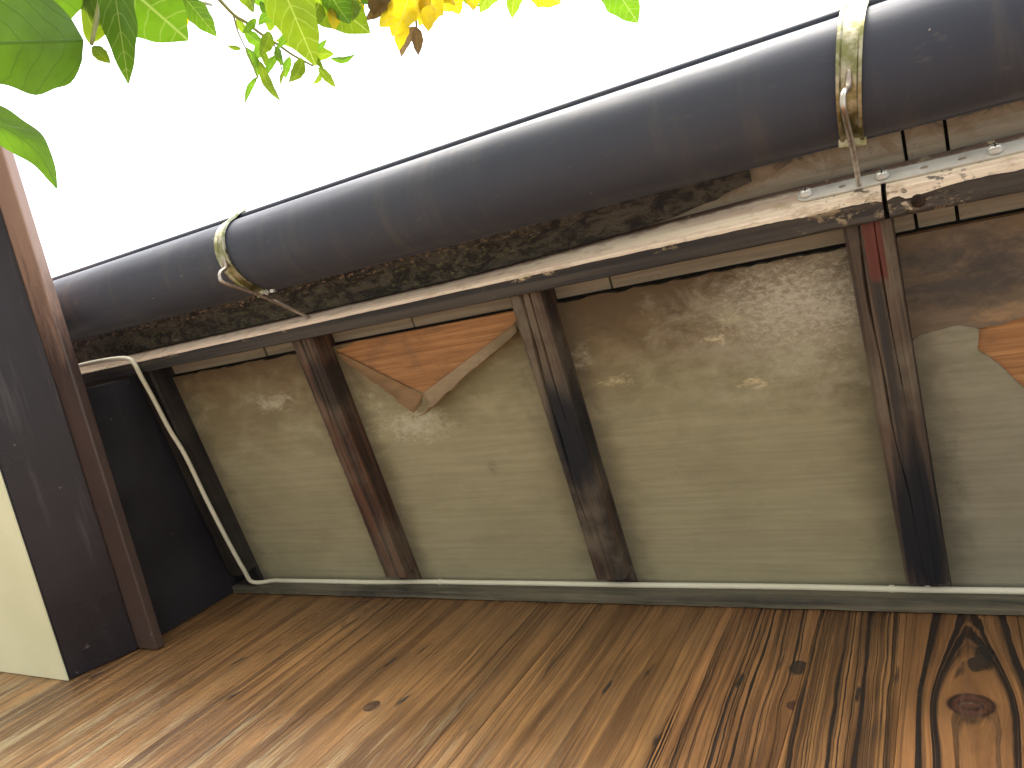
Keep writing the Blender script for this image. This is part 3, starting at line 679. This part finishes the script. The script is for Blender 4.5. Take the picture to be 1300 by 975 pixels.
# ------------------------------------------------------------------ perforated joining plate on the fascia
plate = empty('joining_plate', (0, 0, CAMZ)); plate.rotation_euler = (PITCH, 0, 0)
tag(plate, 'thin perforated zinc strip screwed across the fascia joint', 'metal plate')
pu0, pu1 = -0.160 * K, 0.30 * K; hw = 0.0115
pc = Vector((0, *fface(0, 0.56))); pt = (Vector((0, *fface(0, 1))) - Vector((0, *fface(0, 0)))).normalized(); pn_ = Vector((0, -pt.z, pt.y))   # up the face; outwards
if pn_.y > 0: pn_ = -pn_
def PP(u, v, h): return Vector((u, 0, 0)) + pc + pt * v + pn_ * h
outl = []
for k in range(13):
    t = math.radians(90 + 180 * k / 12); outl.append((pu0 + hw + hw * math.cos(t), hw * math.sin(t)))
for k in range(13):
    t = math.radians(-90 + 180 * k / 12); outl.append((pu1 - hw + hw * math.cos(t), hw * math.sin(t)))
holes = [-0.108, -0.020, 0.018, 0.10, 0.145, 0.19]
me = fix(mesh([PP(u, n, 0.0004) for u, n in outl] + [PP(u, n, 0.0026) for u, n in outl], [tuple(range(26)), tuple(range(26, 52))[::-1]] + [(i, (i + 1) % 26, 26 + (i + 1) % 26, 26 + i) for i in range(26)]))
pl = link('strip', me, m_zinc, plate)
m_hole = m_paint('hole_shadow', (0.02, 0.018, 0.016), 0.9)
def disc(u, v, r, h0, h1, seg=14, dome=0.0):
    rg = []
    for (rr, dd) in ([(r, h0), (r, h1)] if not dome else [(r, h0), (r, h1), (r * 0.85, h1 + dome * .6), (r * 0.5, h1 + dome)]):
        rg.append([PP(u + rr * math.cos(2 * math.pi * k / seg), v + rr * math.sin(2 * math.pi * k / seg), dd) for k in range(seg)])
    return loft(rg)
# punched holes cut through the strip
cut = join([disc(h * K, 0, 0.0042, -0.002, 0.006) for h in holes])
co_ = bpy.data.objects.new('cutter', cut); COL.objects.link(co_); co_.matrix_world = plate.matrix_basis
bo = pl.modifiers.new('holes', 'BOOLEAN'); bo.object = co_; bo.solver = 'EXACT'; bo.operation = 'DIFFERENCE'
bpy.context.view_layer.update()
dg = bpy.context.evaluated_depsgraph_get()
nm = bpy.data.meshes.new_from_object(pl.evaluated_get(dg)); pl.modifiers.clear(); pl.data = nm
bpy.data.objects.remove(co_)
for q in (-0.149, -0.0635, 0.050, 0.24):
    sc_ = link('screw', disc(q * K, jit(0.0006), 0.0080, 0.0026, 0.0050, 18, 0.0045), m_zinc, plate, True)
    def sb_(a, b_): return fix(mesh([PP(q * K + x_, y_, h_) for h_ in (0.0090, 0.0098) for x_, y_ in ((-a, -b_), (a, -b_), (a, b_), (-a, b_))], [(0, 1, 2, 3), (4, 5, 6, 7), (0, 1, 5, 4), (1, 2, 6, 5), (2, 3, 7, 6), (3, 0, 4, 7)]))
    link('screw_slot', join([sb_(0.0038, 0.0008), sb_(0.00079, 0.0037)]), m_hole, sc_)

# old bolt head in the fascia underside
b = bmesh.new(); bmesh.ops.create_uvsphere(b, u_segments=14, v_segments=8, radius=0.0075)
for v in b.verts: v.co.z *= 0.5
me = bpy.data.meshes.new('bolt'); b.to_mesh(me); b.free()
bb = link('bolt_head', me, m_metal('rusty_iron', (0.10, 0.075, 0.06), (0.05, 0.04, 0.035), 0.6), eav, True)
bb.location = (-0.030 * K, 0.190 * K, 0.9895 * K)

# ------------------------------------------------------------------ white electric cable
m_cab = m_paint('cable_pvc', (0.66, 0.65, 0.52), 0.4, 0.25)
def EW(px, py, n):
    u, s = eave(px, py, n * K); nn_ = n * K
    return Vector((u, s * CP - nn_ * SP, nn_ * CP + s * SP + CAMZ))
cab = empty('electric_cable', tuple(EW(165, 455, 1.0)))
tag(cab, 'white electric cable running from the fascia down to the wall top', 'cable')
c0 = cab.location.copy()
pts = [EW(92, 467, 0.993), EW(105, 463, 0.990), EW(135, 457, 0.985), EW(160, 455, 0.980), EW(170, 461, 0.978), EW(178, 476, 0.98), EW(193, 503, 0.985), EW(215, 545, 0.987), EW(235, 578, 0.992), EW(264, 638, 0.994), EW(292, 692, 0.997), EW(310, 724, 1.0), EW(321, 739, 1.004)]
wy = WY - 0.0215; 
def wallc(px, py):
    d = ray(px, py); t = wy / d.y; return Vector((d.x * t, wy, CAMZ + d.z * t))
run = [wallc(331, 747), wallc(340, 746), wallc(365, 742), wallc(395, 739), wallc(430, 741), wallc(475, 742)]
x0r = run[-1].x; zr = run[-1].z
i = 0
x = x0r + 0.12
while x < 1.5:
    run.append(Vector((x, wy + jit(0.0004), CAMZ + 1.1375 * K + jit(0.0016)))); x += 0.12
run = [Vector((p.x, p.y, min(max(p.z, CAMZ + 1.132 * K), CAMZ + 1.143 * K))) for p in run]
allp = [p - c0 for p in pts + run]
link('sheath', tube(allp, 0.0046, 10, 5), m_cab, cab, True)
for px in (545, 1132, 1178, 1400):
    p = wallc(px, 750); xx = p.x
    zz = CAMZ + 1.1375 * K
    rg = [(xx - c0.x, wy + 0.0056 * math.cos(t) - c0.y, zz + 0.0056 * math.sin(t) - c0.z) for t in [math.pi * 2 * k / 12 for k in range(12)]]
    o = link('cable_clip', loft([[(a - 0.003, b_, c) for a, b_, c in rg], [(a + 0.003, b_, c) for a, b_, c in rg]]), m_cab, cab)

# ------------------------------------------------------------------ small tree outside the eaves
tree = empty('broadleaf_tree', (-0.85, -1.25, 0))
tag(tree, 'small tree with green and yellowing leaves reaching over towards the gutter', 'tree')
T0 = tree.location.copy()
g = G('bark'); n1 = g.noise(g.scale(g.co, (30, 30, 8)), 1, 5, 0.65); g.col(g.mix(n1, (0.06, 0.045, 0.032), (0.17, 0.14, 0.10))); g.bump(n1, 0.8, 0.006); m_bark = g.set(0.85)
g = G('green_twig'); n1 = g.noise(g.scale(g.co, (60, 60, 60)), 1, 3); g.col(g.mix(n1, (0.22, 0.24, 0.07), (0.30, 0.30, 0.11))); m_twig = g.set(0.6)
LM = {'g': m_leaf('leaf_green', (0.07, 0.15, 0.018), (0.16, 0.34, 0.012), (0.30, 0.42, 0.09)),
      'd': m_leaf('leaf_dark_green', (0.075, 0.15, 0.022), (0.155, 0.32, 0.014), (0.07, 0.15, 0.02)),
      'l': m_leaf('leaf_light_green', (0.10, 0.17, 0.015), (0.24, 0.36, 0.012), (0.36, 0.46, 0.08)),
      'y': m_leaf('leaf_yellow', (0.42, 0.30, 0.012), (0.88, 0.68, 0.015), (0.55, 0.48, 0.10)),
      'b': m_leaf('leaf_brown', (0.11, 0.07, 0.03), (0.15, 0.09, 0.03), (0.2, 0.14, 0.06))}
def leaf(base, tip, width, mat, fold=0.35, bend=0.12, roll=0.0, side_bend=0.0, blunt=1.0, toward=None, wave=0.0):
    """blade from base to tip (world points): pointed oval outline, folded along the midrib, bowed along its length"""
    base, tip = Vector(base), Vector(tip)
    d = tip - base; L = d.length; d.normalize()
    view = (toward if toward else (Vector((0, 0, CAMZ)) - (base + tip) / 2)).normalized()
    nrm = (view - d * view.dot(d)).normalized()
    sd = d.cross(nrm).normalized()
    rot = Matrix.Rotation(roll, 3, d); nrm = rot @ nrm; sd = rot @ sd
    n, mm = 26, 6; vs_ = []; uv = []
    for i in range(n + 1):
        t = i / n
        wv = width / 2 * (math.sin(math.pi * t ** (0.82 * blunt)) ** 0.78) * (1 - 0.12 * t) if 0 < t < 1 else 0.0006
        wv = max(wv, 0.0006) * (1 + 0.05 * math.sin(t * 21 + width * 999))
        c = base + d * L * t + nrm * (math.sin(t * math.pi) * bend * L - bend * 0.4 * L * t * t) + sd * L * (side_bend * math.sin(t * math.pi) + wave * math.sin(t * 2 * math.pi))
        for j in range(-mm // 2, mm // 2 + 1):
            q = j / (mm / 2)
            p = c + sd * wv * q - nrm * abs(q) * wv * fold + nrm * 0.05 * wv * math.sin(t * 14 + q * 3)
            vs_.append(p); uv.append((0.5 + q * 0.5 * (wv / (width / 2)), t))
    k_ = mm + 1
    fs_ = [(i * k_ + j, i * k_ + j + 1, (i + 1) * k_ + j + 1, (i + 1) * k_ + j) for i in range(n) for j in range(mm)]
    me = mesh([v - T0 for v in vs_], fs_); ul = me.uv_layers.new(name='UVMap')
    for lp in me.loops: ul.data[lp.index].uv = uv[lp.vertex_index]
    return link('leaf', me, LM[mat], tree, True)
twigs = []
def lf(bx, by, tx, ty, wpx, dist, mat, dd=0.0, **kw):
    """leaf given by the sight lines of its base and tip, its breadth and its distance from the lens"""
    b_ = at(bx, by, dist); t_ = at(tx, ty, dist + dd)
    leaf(b_, t_, wpx / FPX * dist * 0.92, mat, **kw); return b_
D1 = 0.55
lf(106, 51, -95, 58, 108, D1, 'd', dd=-0.02, fold=0.16, bend=0.05, blunt=0.86)
lf(62, -120, 52, 48, 104, D1 + 0.05, 'd', fold=0.1, bend=0.03)
lf(-30, -70, 10, 40, 70, D1 + 0.07, 'g', fold=0.2)
lf(113, 54, 150, -52, 36, D1 + 0.05, 'l', fold=0.5)
lf(138, -60, 163, 106, 40, D1 + 0.02, 'g', fold=0.4, bend=0.06)
lf(112, -60, 240, 52, 108, D1 + 0.04, 'g', dd=0.03, fold=0.15, bend=0.04, blunt=0.9)
lf(232, -6, 275, 46, 27, D1 + 0.16, 'g', fold=0.3)
lf(117, 59, 140, 80, 16, D1 + 0.03, 'l', fold=0.3, bend=0.2)
lf(-62, 112, 71, 238, 44, D1 + 0.08, 'd', dd=-0.03, fold=0.42, bend=0.06, side_bend=-0.07, blunt=0.92, wave=0.045)
lf(215, -28, 238, 32, 26, D1 + 0.25, 'y', fold=0.3); lf(250, -26, 205, 20, 22, D1 + 0.22, 'l', fold=0.3)
D2 = 0.85
lf(340, -60, 401, 84, 60, D2 - 0.1, 'l', fold=0.14, bend=0.04)
lf(350, 52, 412, 89, 26, D2, 'l', fold=0.9, bend=-0.05, roll=0.9)
tw = [(268, -12), (296, 18), (312, 28), (330, 42), (352, 56), (372, 70), (398, 84)]
cl = [(311, 40, 335, 60, 18), (300, 22, 322, 46, 12), (306, 62, 288, 58, 7), (312, 60, 327, 100, 14), (326, 98, 311, 131, 9), (330, 78, 356, 128, 15), (334, 52, 320, 76, 16), (342, 40, 330, 70, 20), (352, 58, 360, 84, 12),
      (368, 72, 362, 100, 12), (384, 74, 367, 104, 20), (394, 72, 424, 68, 20), (420, 74, 451, 69, 10), (404, 86, 426, 111, 14), (408, 92, 397, 107, 8), (400, 64, 415, 50, 9), (346, 20, 328, 32, 14), (350, 30, 336, 26, 20), (325, 24, 308, 42, 12), (362, 88, 356, 108, 6)]
for k, (a, b_, c, d, w_) in enumerate(cl):
    lf(a, b_, c, d, w_ * 0.85, D2 + 0.03 * math.sin(k * 2.3), 'gll'[k % 3] if k % 4 else 'g', fold=0.4, bend=0.1 * math.sin(k), side_bend=0.12 * math.sin(k * 1.7), roll=0.5 * math.sin(k * 3.1))
D3 = 1.15
yc = [(380, -30, 470, 42, 46, 'l'), (395, -20, 430, 20, 30, 'l'), (405, 4, 398, 34, 22, 'l'), (420, 8, 424, 38, 14, 'y'), (430, -20, 462, 18, 26, 'y'), (440, -30, 500, -2, 34, 'g'), (470, -14, 500, 6, 30, 'b'), (500, 2, 463, 26, 12, 'b'), (520, -20, 482, 34, 30, 'y'),
      (520, -14, 498, 46, 30, 'y'), (514, 18, 506, 64, 16, 'y'), (528, 34, 509, 72, 14, 'b'), (528, 34, 531, 70, 12, 'b'), (524, -10, 520, 30, 30, 'y'), (540, -16, 548, 32, 28, 'y'), (535, -20, 562, 20, 26, 'y'), (548, 6, 544, 40, 16, 'y'), (565, -14, 584, 18, 22, 'y'),
      (556, -20, 575, 2, 26, 'y'), (596, -20, 601, 13, 18, 'y'), (640, -24, 609, 16, 20, 'l'), (660, -22, 650, 23, 16, 'l'), (672, -16, 712, 4, 26, 'y'), (618, -30, 590, -2, 22, 'l'), (484, -20, 470, 12, 26, 'y'), (450, 0, 448, 26, 18, 'l'), (412, -20, 445, 30, 28, 'g')]
for k, (a, b_, c, d, w_, mt) in enumerate(yc):
    lf(a, b_, c, d, w_ * 1.35, D3 + 0.05 * math.sin(k * 1.9), mt, fold=0.35, bend=0.08 * math.sin(k * 2.1), side_bend=0.08 * math.sin(k * 1.3), roll=0.4 * math.sin(k * 2.7))
for k in range(46):       # the rest of the yellowing spray
    a = random.uniform(392, 590); b_ = random.uniform(-40, 6 if 470 < a < 560 else -12); an = random.uniform(0.3, 2.8); ln = random.uniform(26, 46)
    lf(a, b_, a + ln * math.cos(an) * 0.8, b_ + ln * abs(math.sin(an)) * 0.9, random.uniform(14, 24), D3 + random.uniform(-0.05, 0.12), random.choice('yyyylg' if a > 460 else 'llgyl'), fold=random.uniform(0.2, 0.6), bend=jit(0.12), side_bend=jit(0.12), roll=jit(0.7))
for (a, b_, c, d, w_, mt) in [(300, -30, 322, 16, 24, 'l'), (318, -24, 344, 10, 22, 'g'), (290, -34, 262, -4, 22, 'g'), (205, -40, 190, 8, 30, 'l'), (255, -40, 300, -6, 26, 'l'), (330, 2, 352, 34, 12, 'g'), (372, 40, 352, 62, 12, 'g'), (330, 60, 342, 92, 9, 'l'), (352, 70, 338, 96, 10, 'g')]:
    lf(a, b_, c, d, w_, D2 + jit(0.04), mt, fold=0.35, bend=jit(0.1), side_bend=jit(0.1), roll=jit(0.5))
lf(768, -34, 810, 29, 46, 0.8, 'g', fold=0.2, bend=0.05)
# trunk, limbs and twigs
def tw_(pts, r0, r1, mat=m_twig, name='twig'):
    n = len(pts); link(name, tube([Vector(p) - T0 for p in pts], [r0 + (r1 - r0) * i / (n - 1) for i in range(n)], 8, 4), mat, tree, True)
top = T0 + Vector((0.12, 0.10, CAMZ + 0.75))
link('trunk', tube([(0, 0, -0.02), (0.03, -0.02, 0.5), (-0.02, 0.03, 1.1), (0.06, 0.05, 1.7), tuple(top - T0)], [0.055, 0.046, 0.04, 0.032, 0.024], 12, 5), m_bark, tree, True)
a1 = at(180, -190, 0.62); a2 = at(300, -130, 0.85); a3 = at(520, -130, 1.15); a4 = at(760, -140, 0.85)
for a_ in (a1, a2, a3, a4):
    mid = (top + a_) / 2 + Vector((jit(0.06), jit(0.04), 0.06))
    link('branch', tube([p - T0 for p in (top - Vector((0, 0, 0.15)), top * 0.6 + mid * 0.4, mid, a_)], [0.018, 0.014, 0.010, 0.006], 8, 5), m_bark, tree, True)
tw_([a1, at(150, -80, D1 + 0.05), at(128, 0, D1 + 0.04), at(116, 56, D1 + 0.02)], 0.003, 0.0012)
tw_([a1, at(40, -120, D1 + .06), at(-60, 30, D1 + .09), at(-40, 118, D1 + 0.08)], 0.004, 0.002)
tw_([a1, at(200, -70, D1 + .12), at(236, -6, D1 + 0.18), at(268, 6, D2)], 0.003, 0.0014)
tw_([at(*p, D2) for p in tw], 0.0018, 0.0010)
tw_([at(296, 18, D2), at(302, 40, D2), at(312, 62, D2), at(328, 100, D2)], 0.0010, 0.0005)
tw_([at(345, 50, D2), at(350, 62, D2), at(358, 90, D2), at(356, 106, D2)], 0.0009, 0.0005)
tw_([a2, at(320, -60, D2 - .05), at(340, -55, D2 - 0.1)], 0.003, 0.0015)
tw_([a2, at(275, -60, D2), at(268, -12, D2)], 0.003, 0.0018)
tw_([a3, at(520, -60, D3), at(526, 0, D3), at(529, 36, D3)], 0.004, 0.0014)
tw_([at(520, -60, D3), at(440, -30, D3), at(400, -10, D3)], 0.003, 0.0012)
tw_([a3, at(600, -70, D3), at(650, -30, D3), at(690, -26, D3)], 0.003, 0.001)
tw_([a4, at(765, -70, 0.82), at(768, -34, 0.8)], 0.003, 0.0015)
# leaves of the crown beyond the picture's top edge
for k in range(90):
    a_ = random.choice((a1, a2, a3, a4, top, (a2 + a3) / 2))
    p = a_ + Vector((random.gauss(0, 0.14), random.gauss(-0.16, 0.12), random.gauss(-0.02, 0.13)))
    q = p - Vector((0, 0, CAMZ)); dd_ = AY[1] * 0
    iy = AX[1] * q.x + AY[1] * q.y + AZ[1] * q.z; iz = AX[2] * q.x + AY[2] * q.y + AZ[2] * q.z
    if iz > 0.05 and 487.5 + FPX * iy / iz > -95: p = p + Vector((0, -0.35, 0))
    dr = Vector((jit(1), jit(1), -0.3 + jit(0.6))).normalized()
    tw_([a_, (a_ + p) / 2 + Vector((0, 0, 0.02)), p], 0.0016, 0.0007)
    leaf(p, p + dr * random.uniform(0.05, 0.09), random.uniform(0.022, 0.036), random.choice('ggdlly'), roll=jit(1.2))
